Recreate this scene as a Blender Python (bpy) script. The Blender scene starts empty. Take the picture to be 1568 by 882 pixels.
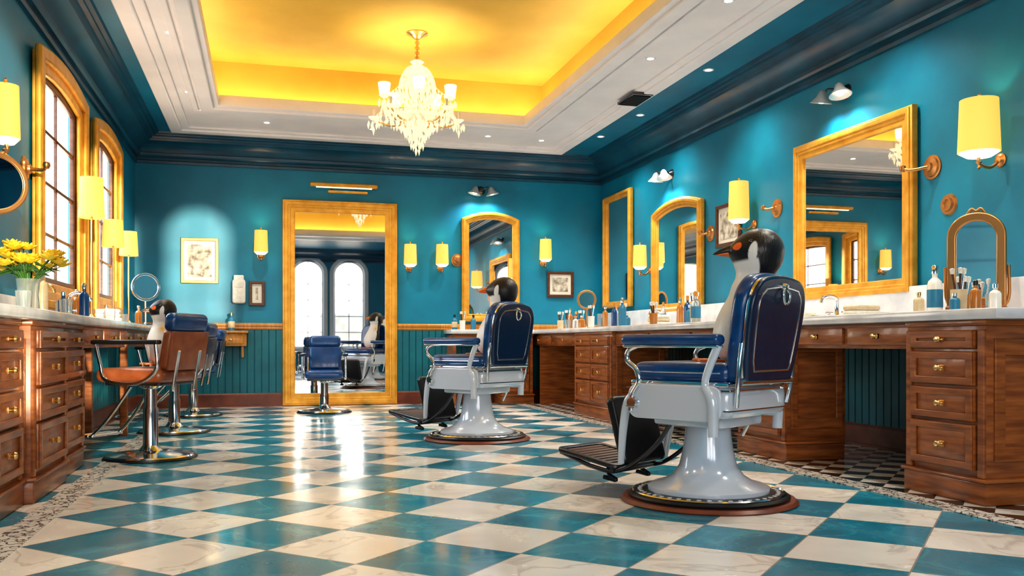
import bpy, bmesh, math, random
from mathutils import Vector, Matrix
random.seed(3)
scene=bpy.context.scene
COL=scene.collection
R=math.radians

# ---------------------------------------------------------------- materials
def mat(name,col,rough=.5,metal=0,emis=None,es=0,noise=None,coat=0,trans=0,bump=0,spec=None,alpha=None):
    m=bpy.data.materials.new(name); m.use_nodes=True
    nt=m.node_tree; b=nt.nodes['Principled BSDF']
    c=(*col,1)
    b.inputs['Base Color'].default_value=c
    b.inputs['Roughness'].default_value=rough
    b.inputs['Metallic'].default_value=metal
    b.inputs['Coat Weight'].default_value=coat
    b.inputs['Coat Roughness'].default_value=.08
    b.inputs['Transmission Weight'].default_value=trans
    if spec is not None: b.inputs['Specular IOR Level'].default_value=spec
    if emis:
        b.inputs['Emission Color'].default_value=(*emis,1); b.inputs['Emission Strength'].default_value=es
    if noise or bump:
        tc=nt.nodes.new('ShaderNodeTexCoord'); mp=nt.nodes.new('ShaderNodeMapping')
        nt.links.new(tc.outputs['Object'],mp.inputs[0])
        n=nt.nodes.new('ShaderNodeTexNoise'); nt.links.new(mp.outputs[0],n.inputs['Vector'])
        sc=noise[0] if noise else 6
        n.inputs['Scale'].default_value=sc; n.inputs['Detail'].default_value=5
        if noise and len(noise)>2: mp.inputs['Scale'].default_value=noise[2]
        if noise:
            r=nt.nodes.new('ShaderNodeValToRGB'); nt.links.new(n.outputs['Fac'],r.inputs[0])
            r.color_ramp.elements[0].position=.35; r.color_ramp.elements[1].position=.68
            r.color_ramp.elements[0].color=(*noise[1],1); r.color_ramp.elements[1].color=c
            nt.links.new(r.outputs[0],b.inputs['Base Color'])
        if bump:
            bp=nt.nodes.new('ShaderNodeBump'); bp.inputs['Strength'].default_value=bump; bp.inputs['Distance'].default_value=.01
            nt.links.new(n.outputs['Fac'],bp.inputs['Height']); nt.links.new(bp.outputs[0],b.inputs['Normal'])
    return m

TEAL=mat('teal_plaster',(.004,.255,.415),.42,noise=(1.6,(.003,.18,.31)),bump=.12)
TEALD=mat('teal_crown_paint',(.004,.085,.155),.3,noise=(3,(.003,.05,.10)))
TEALC=mat('teal_ceiling_paint',(.005,.18,.30),.45,noise=(2,(.004,.13,.23)))
TEALG=mat('teal_green_beadboard',(.006,.19,.25),.4,noise=(3,(.004,.13,.18)))
GOLDC=mat('gold_ceiling_paint',(.74,.48,.08),.6,noise=(1.2,(.62,.38,.05)))
WHITEP=mat('white_cornice_paint',(.86,.82,.82),.4,noise=(3,(.80,.76,.77)))
GOLD=mat('gilded_wood',(.86,.46,.07),.36,.3,noise=(9,(.68,.31,.03)),bump=.25)
BRASS=mat('brass',(.78,.52,.22),.22,1)
BRASSD=mat('aged_brass',(.55,.27,.10),.35,.9)
CHROME=mat('chrome',(.78,.80,.82),.12,1)
PEWTER=mat('brushed_pewter',(.68,.68,.68),.35,.5)
STEEL=mat('dark_steel',(.10,.10,.11),.25,.9)
MIRROR=mat('mirror_silver',(.88,.88,.87),.015,1)
WOOD=mat('walnut_wood',(.46,.150,.035),.33,noise=(4,(.21,.060,.016),(1,1,9)),coat=.25)
WOODH=mat('honey_wood',(.66,.31,.06),.35,noise=(5,(.48,.19,.03),(9,1,1)),coat=.3)
WOODD=mat('dark_walnut',(.12,.045,.02),.35,noise=(4,(.06,.02,.01),(1,1,8)))
BASEB=mat('mahogany_baseboard',(.22,.06,.03),.35,noise=(6,(.13,.035,.02)))
MARBLE=mat('marble',(.86,.86,.87),.15,noise=(5,(.64,.66,.71)),coat=.3)
NAVY=mat('navy_leather',(.005,.026,.080),.30,noise=(20,(.004,.018,.055)),coat=.35,bump=.1)
BLUE=mat('blue_leather',(.004,.075,.25),.28,noise=(14,(.003,.05,.18)),coat=.4,bump=.1)
TAN=mat('tan_leather',(.36,.11,.04),.35,noise=(14,(.26,.07,.025)),coat=.2,bump=.1)
ENAMEL=mat('white_enamel',(.66,.71,.79),.16,.1,coat=.6)
BLACK=mat('black_rubber',(.012,.012,.014),.3)
PORC=mat('porcelain',(.85,.83,.78),.2,coat=.4)
GLASS=mat('clear_glass',(.9,.95,.95),.03,trans=.85)
CRYST=mat('crystal',(.98,.93,.82),.05,trans=.45,emis=(1,.86,.62),es=.20)  # crystals are no lamps; their faint glow is put into the material
SHADE=mat('lit_lampshade',(.42,.22,.05),.7,emis=(1,.44,.085),es=.92)
SHADEB=mat('lit_lamp_opal',(1,.9,.7),.5,emis=(1,.80,.48),es=1.3)
BULB=mat('glowing_bulb',(1,1,1),.5,emis=(1,.90,.70),es=3)
DOWNL=mat('downlight_lens',(1,1,1),.5,emis=(1,.95,.85),es=8)
COVE=mat('cove_led',(1,1,1),.5,emis=(1,.93,.66),es=7)
PAPER=mat('old_print_paper',(.80,.74,.62),.7,noise=(14,(.16,.14,.12)))
MATTE=mat('picture_mat_board',(.80,.78,.70),.7,noise=(3,(.72,.70,.62)))
PETAL=mat('yellow_petals',(.95,.72,.05),.5,noise=(30,(.90,.52,.02)))
LEAF=mat('green_leaves',(.07,.22,.04),.5,noise=(20,(.04,.12,.02)))
AMBER=mat('amber_bottle',(.45,.17,.03),.15,coat=.5)
LABEL=mat('blue_label',(.03,.20,.35),.4)
CREAM=mat('cream_ceramic',(.78,.66,.45),.3,noise=(20,(.65,.5,.3)))
BEAK=mat('beak_black',(.02,.018,.02),.2,coat=.5)
ORANGE=mat('beak_orange',(.95,.24,.02),.3,noise=(20,(.85,.16,.01)),coat=.3)
TOWEL=mat('white_towel',(.86,.84,.78),.9,noise=(30,(.72,.7,.64)),bump=.4)
STONE=mat('sun_blocker_stone',(.62,.52,.42),.8,noise=(5,(.48,.38,.30)))  # only for the added wall that blocks the sun

def floor_mat():
    m=bpy.data.materials.new('marble_diamond_tiles'); m.use_nodes=True
    nt=m.node_tree; N=nt.nodes; L=nt.links; b=N['Principled BSDF']
    def math_(op,a,c=None,v=None):
        n=N.new('ShaderNodeMath'); n.operation=op
        for i,x in enumerate((a,c)):
            if x is None: continue
            if hasattr(x,'links') or not isinstance(x,(int,float)): L.new(x,n.inputs[i])
            else: n.inputs[i].default_value=x
        return n.outputs[0]
    tc=N.new('ShaderNodeTexCoord'); sp=N.new('ShaderNodeSeparateXYZ'); L.new(tc.outputs['Object'],sp.inputs[0])
    x=sp.outputs[0]; y=math_('SUBTRACT',sp.outputs[1],.2); d=.62
    s=math_('ADD',math_('DIVIDE',math_('ADD',x,y),d),.5); t=math_('ADD',math_('DIVIDE',math_('SUBTRACT',x,y),d),.5)
    par=math_('MODULO',math_('ADD',math_('ADD',math_('FLOOR',s),math_('FLOOR',t)),100.),2.)
    fs=math_('FRACT',s); ft=math_('FRACT',t)
    ds=math_('MINIMUM',fs,math_('SUBTRACT',1.,fs)); dt=math_('MINIMUM',ft,math_('SUBTRACT',1.,ft))
    grout=math_('LESS_THAN',math_('MINIMUM',ds,dt),.007)
    n1=N.new('ShaderNodeTexNoise'); n1.inputs['Scale'].default_value=1.7; n1.inputs['Detail'].default_value=9; n1.inputs['Distortion'].default_value=1.2
    L.new(tc.outputs['Object'],n1.inputs['Vector'])
    def ramp(src,els):
        r=N.new('ShaderNodeValToRGB'); L.new(src,r.inputs[0]); e=r.color_ramp.elements
        e[0].position,e[0].color=els[0][0],(*els[0][1],1); e[1].position,e[1].color=els[-1][0],(*els[-1][1],1)
        for p,c in els[1:-1]:
            q=e.new(p); q.color=(*c,1)
        return r.outputs[0]
    W=ramp(n1.outputs[0],[(.3,(.74,.70,.65)),(.475,(.86,.83,.78)),(.5,(.64,.60,.56)),(.525,(.88,.85,.80)),(.75,(.80,.78,.76))])
    B=ramp(n1.outputs[0],[(.3,(.010,.17,.27)),(.48,(.014,.24,.37)),(.5,(.035,.33,.44)),(.52,(.014,.23,.35)),(.75,(.010,.17,.27))])
    def mix(f,a,c):
        q=N.new('ShaderNodeMix'); q.data_type='RGBA'
        L.new(f,q.inputs[0])
        for i,v in ((6,a),(7,c)):
            if isinstance(v,tuple): q.inputs[i].default_value=(*v,1)
            else: L.new(v,q.inputs[i])
        return q.outputs[2]
    c=mix(par,B,W); c=mix(grout,c,(.32,.29,.25))
    k=.2
    par2=math_('MODULO',math_('ADD',math_('ADD',math_('FLOOR',math_('DIVIDE',math_('ADD',x,y),k)),math_('FLOOR',math_('DIVIDE',math_('SUBTRACT',x,y),k))),200.),2.)
    bw=mix(par2,(.015,.015,.017),(.72,.70,.68))
    c=mix(math_('GREATER_THAN',x,3.27),c,bw)
    L.new(c,b.inputs['Base Color'])
    n2=N.new('ShaderNodeTexNoise'); n2.inputs['Scale'].default_value=2.2; n2.inputs['Detail'].default_value=5; L.new(tc.outputs['Object'],n2.inputs['Vector'])
    mr=N.new('ShaderNodeMapRange'); L.new(n2.outputs[0],mr.inputs[0]); mr.inputs[1].default_value=.35; mr.inputs[2].default_value=.65
    mr.inputs[3].default_value=.10; mr.inputs[4].default_value=.34; L.new(mr.outputs[0],b.inputs['Roughness'])
    bp=N.new('ShaderNodeBump'); bp.inputs['Strength'].default_value=.14; bp.inputs['Distance'].default_value=.01; L.new(n2.outputs[0],bp.inputs['Height']); L.new(bp.outputs[0],b.inputs['Normal'])
    b.inputs['Coat Weight'].default_value=.3; b.inputs['Coat Roughness'].default_value=.14
    return m
def border_mat():
    m=bpy.data.materials.new('mosaic_scroll_border'); m.use_nodes=True
    nt=m.node_tree; N=nt.nodes; L=nt.links; b=N['Principled BSDF']; b.inputs['Roughness'].default_value=.25
    tc=N.new('ShaderNodeTexCoord'); v=N.new('ShaderNodeTexVoronoi'); v.feature='DISTANCE_TO_EDGE'; v.inputs['Scale'].default_value=16
    n=N.new('ShaderNodeTexNoise'); n.inputs['Scale'].default_value=9; L.new(tc.outputs['Object'],n.inputs[0])
    mx=N.new('ShaderNodeMix'); mx.data_type='VECTOR'; mx.inputs[0].default_value=.25; L.new(tc.outputs['Object'],mx.inputs[4]); L.new(n.outputs[1],mx.inputs[5]); L.new(mx.outputs[1],v.inputs[0])
    r=N.new('ShaderNodeValToRGB'); L.new(v.outputs[0],r.inputs[0]); r.color_ramp.interpolation='CONSTANT'
    r.color_ramp.elements[0].color=(.10,.10,.11,1); r.color_ramp.elements[1].position=.06; r.color_ramp.elements[1].color=(.72,.70,.66,1)
    L.new(r.outputs[0],b.inputs['Base Color']); return m
def vcol_mat(name,rough=.32):
    m=bpy.data.materials.new(name); m.use_nodes=True
    nt=m.node_tree; b=nt.nodes['Principled BSDF']; b.inputs['Roughness'].default_value=rough
    a=nt.nodes.new('ShaderNodeVertexColor'); a.layer_name='Col'; nt.links.new(a.outputs[0],b.inputs['Base Color'])
    tc=nt.nodes.new('ShaderNodeTexCoord'); mp=nt.nodes.new('ShaderNodeMapping'); mp.inputs['Scale'].default_value=(1,1,.35); nt.links.new(tc.outputs['Object'],mp.inputs[0])
    n=nt.nodes.new('ShaderNodeTexNoise'); n.inputs['Scale'].default_value=110; n.inputs['Detail'].default_value=3; nt.links.new(mp.outputs[0],n.inputs['Vector'])
    bp=nt.nodes.new('ShaderNodeBump'); bp.inputs['Strength'].default_value=.5; bp.inputs['Distance'].default_value=.004
    nt.links.new(n.outputs['Fac'],bp.inputs['Height']); nt.links.new(bp.outputs[0],b.inputs['Normal'])
    b.inputs['Sheen Weight'].default_value=.15
    return m
FLOOR=floor_mat(); BORDER=border_mat(); FEATHER=vcol_mat('penguin_feathers')

# ---------------------------------------------------------------- helpers
def grp(name,loc=(0,0,0),rz=0,parent=None,rot=None):
    e=bpy.data.objects.new(name,None); e.empty_display_size=.1
    COL.objects.link(e); e.location=loc; e.rotation_euler=rot if rot else (0,0,rz); e.parent=parent
    return e
def mk(name,me,m,parent,loc=(0,0,0),rot=(0,0,0),smooth=True,ang=35):
    me.name=name
    if not me.materials: me.materials.append(m)
    if smooth:
        me.polygons.foreach_set('use_smooth',[True]*len(me.polygons)); me.set_sharp_from_angle(angle=R(ang))
    o=bpy.data.objects.new(name,me); COL.objects.link(o); o.location=loc; o.rotation_euler=rot; o.parent=parent
    return o
def frombm(bm):
    me=bpy.data.meshes.new('m'); bm.to_mesh(me); bm.free(); return me
def box(name,size,loc,m,parent=None,bev=0,rot=(0,0,0),seg=2):
    bm=bmesh.new(); bmesh.ops.create_cube(bm,size=1); bmesh.ops.scale(bm,vec=size,verts=bm.verts)
    if bev: bmesh.ops.bevel(bm,geom=bm.edges[:],offset=bev,segments=seg,profile=.5,affect='EDGES')
    return mk(name,frombm(bm),m,parent,loc,rot)
def boxes(name,lst,m,parent=None,loc=(0,0,0),rot=(0,0,0),bev=0):
    bm=bmesh.new()
    for size,c in lst:
        r=bmesh.ops.create_cube(bm,size=1); bmesh.ops.scale(bm,vec=size,verts=r['verts']); bmesh.ops.translate(bm,vec=c,verts=r['verts'])
    if bev: bmesh.ops.bevel(bm,geom=bm.edges[:],offset=bev,segments=1,affect='EDGES')
    return mk(name,frombm(bm),m,parent,loc,rot)
def lathe(name,prof,loc,m,parent=None,rot=(0,0,0),seg=32,ang=40):
    bm=bmesh.new(); rings=[]
    for r,z in prof:
        if r<1e-5: rings.append([bm.verts.new((0,0,z))])
        else: rings.append([bm.verts.new((r*math.cos(2*math.pi*i/seg),r*math.sin(2*math.pi*i/seg),z)) for i in range(seg)])
    for a,b in zip(rings,rings[1:]):
        for i in range(seg):
            j=(i+1)%seg
            q=[a[i%len(a)],a[j%len(a)],b[j%len(b)],b[i%len(b)]]
            u=[]
            for v in q:
                if v not in u: u.append(v)
            if len(u)>2:
                try: bm.faces.new(u)
                except ValueError: pass
    bmesh.ops.recalc_face_normals(bm,faces=bm.faces[:])
    return mk(name,frombm(bm),m,parent,loc,rot,ang=ang)
def cr(pts,n):
    P=[Vector(p) for p in pts]; P=[2*P[0]-P[1]]+P+[2*P[-1]-P[-2]]; out=[]
    for i in range(1,len(P)-2):
        for k in range(n):
            t=k/n; a,b,c,d=P[i-1],P[i],P[i+1],P[i+2]
            out.append(.5*((2*b)+(c-a)*t+(2*a-5*b+4*c-d)*t*t+(3*b-a-3*c+d)*t**3))
    out.append(P[-2]); return out
def conv(cu,M=None):
    o=bpy.data.objects.new('tmp',cu); COL.objects.link(o)
    dg=bpy.context.evaluated_depsgraph_get(); dg.update()
    me=bpy.data.meshes.new_from_object(o.evaluated_get(dg))
    bpy.data.objects.remove(o); bpy.data.curves.remove(cu)
    me.materials.clear()
    if M: me.transform(M)
    return me
def tube(name,pts,r,m,parent=None,loc=(0,0,0),rot=(0,0,0),n=8,res=4,cyc=False,radii=None):
    lists=pts if isinstance(pts[0][0],(tuple,list,Vector)) else [pts]
    cu=bpy.data.curves.new('c','CURVE'); cu.dimensions='3D'; cu.bevel_depth=r; cu.bevel_resolution=res; cu.use_fill_caps=True
    for pl in lists:
        q=[Vector(p) for p in pl] if (n<=1 or len(pl)<3) else cr(pl,n)
        s=cu.splines.new('POLY'); s.points.add(len(q)-1); s.use_cyclic_u=cyc
        for i,p in enumerate(q):
            s.points[i].co=(*p,1)
            if radii:
                f=i/(len(q)-1)*(len(radii)-1); k=min(int(f),len(radii)-2); s.points[i].radius=radii[k]*(1-(f-k))+radii[k+1]*(f-k)
    return mk(name,conv(cu),m,parent,loc,rot)
PM=Matrix(((1,0,0,0),(0,0,-1,0),(0,1,0,0),(0,0,0,1)))
def plate(name,outer,holes,depth,m,parent=None,loc=(0,0,0),rot=(0,0,0),bev=0,flat=False,ang=35):
    """outline in local x/z, thickness along local y"""
    cu=bpy.data.curves.new('c','CURVE'); cu.dimensions='2D'; cu.fill_mode='BOTH'; cu.extrude=max(depth/2-bev,0.0005); cu.bevel_depth=bev; cu.bevel_resolution=2
    for pl in [outer]+list(holes):
        s=cu.splines.new('POLY'); s.points.add(len(pl)-1); s.use_cyclic_u=True
        for i,p in enumerate(pl): s.points[i].co=(p[0],p[1],0,1)
    return mk(name,conv(cu,None if flat else PM),m,parent,loc,rot,ang=ang)
def rect(x0,z0,x1,z1): return [(x0,z0),(x1,z0),(x1,z1),(x0,z1)]
def arch(x0,z0,x1,z1,rise,n=24):
    w=(x1-x0)/2; cx=(x0+x1)/2; zs=z1-rise
    return [(x0,z0),(x1,z0)]+[(cx+w*math.cos(math.pi*i/n),zs+rise*math.sin(math.pi*i/n)) for i in range(n+1)]
def seg_arch(x0,z0,x1,z1,rise,n=16):
    """flat segmental arch with square shoulders"""
    w=(x1-x0)/2; cx=(x0+x1)/2; zs=z1-rise
    return [(x0,z0),(x1,z0)]+[(cx+w*(1-2*i/n),zs+rise*(1-(1-2*i/n)**2)) for i in range(n+1)]
def oval(cx,cz,a,b,n=40): return [(cx+a*math.cos(2*math.pi*i/n),cz+b*math.sin(2*math.pi*i/n)) for i in range(n)]
def rrect(x0,z0,x1,z1,r,n=6):
    o=[]
    for cx,cz,a0 in ((x1-r,z0+r,-90),(x1-r,z1-r,0),(x0+r,z1-r,90),(x0+r,z0+r,180)):
        for i in range(n+1):
            a=R(a0+90*i/n); o.append((cx+r*math.cos(a),cz+r*math.sin(a)))
    return o
def loft(name,rings,m,parent=None,loc=(0,0,0),rot=(0,0,0),col=None):
    bm=bmesh.new(); V=[[bm.verts.new(p) for p in r] for r in rings]; n=len(V[0])
    for a,b in zip(V,V[1:]):
        for i in range(n): bm.faces.new((a[i],a[(i+1)%n],b[(i+1)%n],b[i]))
    bm.faces.new(V[0][::-1]); bm.faces.new(V[-1])
    bmesh.ops.recalc_face_normals(bm,faces=bm.faces[:])
    me=frombm(bm)
    if col:
        at=me.color_attributes.new('Col','FLOAT_COLOR','POINT')
        k=0
        for ri,r in enumerate(rings):
            for i,p in enumerate(r):
                at.data[k].color=(*col(ri,i,p),1); k+=1
    return mk(name,me,m,parent,loc,rot,ang=60)
def light(name,kind,loc,energy,col,parent=None,size=.05,rot=(0,0,0),**kw):
    l=bpy.data.lights.new(name,kind); l.energy=energy; l.color=col
    if kind in('POINT','SPOT'): l.shadow_soft_size=size
    for k,v in kw.items(): setattr(l,k,v)
    o=bpy.data.objects.new(name,l); COL.objects.link(o); o.location=loc; o.rotation_euler=rot; o.parent=parent
    return o

# ---------------------------------------------------------------- room
XL,XR,YB,YR,ZC=-1.55,4.5,11.8,-1.5,3.33
box('floor',(XR-XL+.4,YB-YR+.4,.1),((XL+XR)/2,(YB+YR)/2,-.05),FLOOR)
bpy.data.objects['floor'].data.transform(Matrix.Translation(((XL+XR)/2,(YB+YR)/2,-.05))); bpy.data.objects['floor'].location=(0,0,0)
box('wall_back',(XR-XL+.4,.2,4.1),((XL+XR)/2,YB+.1,2.05),TEAL)
box('wall_right',(.2,YB-YR+.4,4.1),(XR+.1,(YB+YR)/2,2.05),TEAL)
LWIN=[(6.92,8.24),(9.0,10.15)]
plate('wall_left',rect(YR-.2,0,YB+.2,4.1),[seg_arch(a,1.22,b,2.74,.05) for a,b in LWIN],.05,TEAL,None,(XL-.025,0,0),(0,0,R(90)))
RW=[(-1.2,-.35),(-.1,.45),(.65,1.5),(1.75,2.6)]
plate('wall_rear',rect(XL-.2,0,XR+.2,4.1),[arch(a,.65,b,3.05,(b-a)*.42) for a,b in RW],.2,TEAL,None,(0,YR-.1,0))
box('sun_blocker_wall',(1.9,.3,1.66),(2.45,-3.4,.83),STONE,None,.02)  # added outside to block low sun and shorten the back-wall patch
OUT=(-1.02,1.3,3.69,11.27); INN=(-.5,2.1,2.88,10.05)
plate('ceiling',rect(XL-.2,YR-.2,XR+.2,YB+.2),[rect(*OUT)],.06,TEALC,None,(0,0,ZC+.03),flat=True)
t=grp('trim_tray_cornice')
def ring(nm,o,i,z0,z1,m,bev=.0): plate(nm,rect(*o),[rect(*i)],z1-z0,m,t,(0,0,(z0+z1)/2),flat=True,bev=bev)
def off(r,d): return (r[0]-d,r[1]-d,r[2]+d,r[3]+d)
ring('soffit',off(OUT,.02),off(INN,.0),ZC-.01,ZC+.03,WHITEP)
ring('outer_bead',off(OUT,.06),off(OUT,-.05),ZC-.05,ZC+.01,WHITEP,.015)
ring('outer_step',off(OUT,-.07),off(OUT,-.14),ZC-.03,ZC,WHITEP,.01)
ring('middle_step',off(INN,.26),off(INN,.22),ZC-.03,ZC,WHITEP,.008)
ring('inner_step',off(INN,.16),off(INN,.06),ZC-.05,ZC,WHITEP,.015)
ring('inner_lip',off(INN,.05),off(INN,.0),ZC-.02,ZC+.10,WHITEP,.01)
c=grp('ceiling_recess')
REC=off(INN,.30)
plate('recess_walls',rect(*off(REC,.05)),[rect(*REC)],.56,GOLDC,c,(0,0,ZC+.31),flat=True)
box('recess_ceiling',(REC[2]-REC[0]+.1,REC[3]-REC[1]+.1,.05),((REC[0]+REC[2])/2,(REC[1]+REC[3])/2,ZC+.57),GOLDC,c)
plate('cove_led_strip',rect(*off(INN,.20)),[rect(*off(INN,.12))],.02,COVE,c,(0,0,ZC+.06),flat=True)
def prism(name,prof,x0,x1,m,parent,loc,rz):
    bm=bmesh.new(); A=[bm.verts.new((x0,-p[0],p[1])) for p in prof]; B=[bm.verts.new((x1,-p[0],p[1])) for p in prof]
    n=len(prof)
    for i in range(n): bm.faces.new((A[i],A[(i+1)%n],B[(i+1)%n],B[i]))
    bm.faces.new(A[::-1]); bm.faces.new(B); bmesh.ops.recalc_face_normals(bm,faces=bm.faces[:])
    return mk(name,frombm(bm),m,parent,loc,(0,0,rz),smooth=True,ang=25)
cp=[(0,0),(0,-.34),(.03,-.34),(.035,-.31),(.02,-.30),(.02,-.27),(.05,-.265),(.07,-.25),(.075,-.22),(.06,-.215),(.08,-.17),(.13,-.12),(.19,-.095),(.20,-.075),(.215,-.075),(.225,-.05),(.26,-.045),(.265,-.03),(.30,-.028),(.31,0)]
def wall(side):
    return {'back':((0,YB,0),0),'left':((XL,0,0),R(90)),'right':((XR,0,0),R(-90)),'rear':((0,YR,0),R(180))}[side]
for side,x0,x1 in (('back',XL,XR),('left',YR,YB),('right',-YB,-YR),('rear',-XR,-XL)):
    l,rz=wall(side); prism('trim_crown_'+side,cp,x0,x1,TEALD,None,(l[0],l[1],ZC+.002),rz)
bp=[(0,0),(0,.17),(.02,.17),(.03,.15),(.03,.02),(.045,.02),(.045,0)]
prism('baseboard_back',bp,XL,XR,BASEB,None,(0,YB,0),0)
prism('baseboard_right',bp,-YB,-YR,BASEB,None,(XR,0,0),R(-90))
prism('baseboard_left',bp,YR,YB,BASEB,None,(XL,0,0),R(90))
rp=[(0,0),(0,.085),(.02,.085),(.035,.07),(.035,.05),(.025,.04),(.025,.015),(.012,0)]
prism('trim_chair_rail_back_left',rp,XL,.2,WOODH,None,(0,YB,.965),0)
prism('trim_chair_rail_back_right',rp,1.63,XR,WOODH,None,(0,YB,.965),0)
prism('trim_chair_rail_right',rp,-YB,-YR,WOODH,None,(XR,0,.965),R(-90))
def bead(name,side,x0,x1):
    l,rz=wall(side); n=int((x1-x0)/.085); w=(x1-x0)/n
    boxes(name,[((w-.008,.014,.80),(x0+w*(i+.5),-.008,.565)) for i in range(n)],TEALG,None,l,(0,0,rz),bev=.004)
bead('trim_wainscot_back_left','back',XL,.2); bead('trim_wainscot_back_right','back',1.63,XR)
bead('trim_wainscot_right','right',-YB,-2)
bead('trim_wainscot_left','left',2,YB)
box('trim_floor_border_left',(.13,YB-YR-.6,.004),(-1.0,(YB+YR)/2,.003),BORDER)
box('trim_floor_border_right',(.13,YB-YR-.6,.004),(3.2,(YB+YR)/2,.003),BORDER)

def window(k,side,x0,x1,z0,z1,rise,ncol,rows,frame,gild):
    l,rz=wall(side); g=grp('window_%d'%k,l,rz)
    ar=seg_arch if gild else arch
    yy=.01 if gild else .08
    ou=ar(x0-.02,z0-.02,x1+.02,z1+.02,rise+.02); inn=ar(x0+.05,z0+.05,x1-.05,z1-.05,max(rise-.03,.02))
    plate('sash',ou,[inn],.04,frame,g,(0,yy,0),bev=.008)
    st=[]
    for i in range(1,ncol): st.append(((.025,.02,z1-z0-.06),(x0+(x1-x0)*i/ncol,yy,(z0+z1)/2)))
    for j in range(1,rows): st.append(((x1-x0-.04,.02,.025),((x0+x1)/2,yy,z0+(z1-z0-rise*.6)*j/rows)))
    boxes('muntins',st,frame,g)
    if gild:
        plate('gilded_frame',ar(x0-.14,z0-.12,x1+.14,z1+.12,rise+.02),[ar(x0,z0,x1,z1,rise)],.04,GOLD,g,(0,-.03,0),bev=.012)
        plate('gilded_moulding',ar(x0-.17,z0-.14,x1+.17,z1+.15,rise+.03),[ar(x0-.10,z0-.07,x1+.10,z1+.08,rise+.01)],.05,GOLD,g,(0,-.06,0),bev=.02)
        box('sill',(x1-x0+.42,.12,.05),((x0+x1)/2,-.065,z0-.15),GOLD,g,.012)
    else:
        plate('casing',arch(x0-.09,z0-.09,x1+.09,z1+.09,rise+.09),[arch(x0,z0,x1,z1,rise)],.04,WHITEP,g,(0,-.02,0),bev=.01)
window(1,'left',*LWIN[0],1.22,2.74,.05,2,4,WOODD,True)
window(2,'left',*LWIN[1],1.22,2.74,.05,2,4,WOODD,True)
for i,(a,b) in enumerate(RW): window(3+i,'rear',-b,-a,.65,3.05,(b-a)*.42,2,5,WHITEP,False)

# ---------------------------------------------------------------- wall-mounted things
def wmir(side,x,z0,w,h,fw,name='wall_mirror',rise=0,crest=0,m=GOLD):
    l,rz=wall(side); g=grp(name,l,rz)
    sh=(lambda d:seg_arch(x-w/2+d,z0+d,x+w/2-d,z0+h-d,max(rise-d*.3,.01))) if rise else (lambda d:rect(x-w/2+d,z0+d,x+w/2-d,z0+h-d))
    plate('backing',sh(.01),[],.02,WOODD,g,(0,-.012,0))
    plate('glass',sh(fw*.8),[],.006,MIRROR,g,(0,-.028,0))
    plate('frame_outer',sh(.0),[sh(fw*.55)],.06,m,g,(0,-.035,0),bev=.015)
    plate('frame_inner',sh(fw*.5),[sh(fw)],.04,m,g,(0,-.032,0),bev=.010)
    plate('frame_bead',sh(fw*.15),[sh(fw*.35)],.03,m,g,(0,-.062,0),bev=.010)
    return g
wmir('back',.915,.02,1.42,2.58,.13,'floor_mirror',crest=0)
wmir('back',2.90,1.10,.77,1.44,.075,rise=.09)
wmir('right',-6.22,1.16,1.48,1.33,.10)
wmir('right',-9.36,1.15,1.24,1.27,.09,rise=.10)
wmir('right',-11.13,1.28,.92,1.48,.06)
def wpic(side,x,z0,w,h,m=WOODD,mw=.04):
    l,rz=wall(side); g=grp('framed_picture',l,rz)
    plate('frame',rect(x-w/2,z0,x+w/2,z0+h),[rect(x-w/2+.025,z0+.025,x+w/2-.025,z0+h-.025)],.03,m,g,(0,-.02,0),bev=.006)
    box('mat_board',(w-.03,.008,h-.03),(x,-.010,z0+h/2),MATTE,g); box('print',(w-.03-2*mw-.04,.004,h-.03-2*mw-.04),(x,-.017,z0+h/2),PAPER,g)
wpic('back',-.80,1.54,.43,.55,BRASSD); wpic('back',-.12,1.27,.18,.30); wpic('back',3.885,1.43,.37,.34); wpic('right',-8.2,1.78,.48,.42,WOODD)
def sconce(side,x,z0,h,w,proj=.13,e=5):
    l,rz=wall(side); g=grp('wall_sconce',l,rz); r=w/2
    lathe('shade',[(r*.9,h),(r,0),(r*.97,0),(r*.87,h-.004),(r*.9,h)],(x,-proj,z0),SHADE,g)
    lathe('shade_bottom',[(0,-.035),(r*.6,-.03),(r*.92,-.005),(r*.95,.01),(0,.012)],(x,-proj,z0),SHADEB,g)
    lathe('back_plate',[(0,.03),(.02,.028),(.035,.012),(.045,.010),(.045,0)],(x,0,z0-.04),BRASSD,g,rot=(R(90),0,0))
    tube('arm',[(x,-.01,z0-.04),(x,-proj*.5,z0-.09),(x,-proj,z0-.07),(x,-proj,z0-.02)],.010,BRASSD,g)
    tube('harp',[[(x-r*.86,-proj,z0+h-.01),(x,-proj,z0+h+.005),(x+r*.86,-proj,z0+h-.01)]],.004,BRASSD,g)
    lathe('finial',[(0,.04),(.012,.03),(.006,.018),(.016,.005),(.016,0),(0,0)],(x,-proj,z0+h),BRASSD,g)
    lathe('drop',[(0,-.05),(.012,-.035),(.006,-.02),(.02,0),(0,.01)],(x,-proj,z0-.06),BRASSD,g)
    light('sconce_bulb','POINT',(x,-proj,z0+h*.55),e*.7,(1,.74,.44),g,.03)
sconce('back',-.07,1.93,.27,.17); sconce('back',1.80,1.82,.26,.17); sconce('back',2.22,1.83,.26,.17); sconce('back',3.64,1.93,.27,.17)
sconce('right',-7.72,1.97,.36,.20,.17,7); sconce('right',-4.72,2.0,.33,.25,.17,8); sconce('right',-10.15,1.72,.26,.17,.14,4)
sconce('left',5.3,1.88,.28,.14,.22,5)
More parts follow.
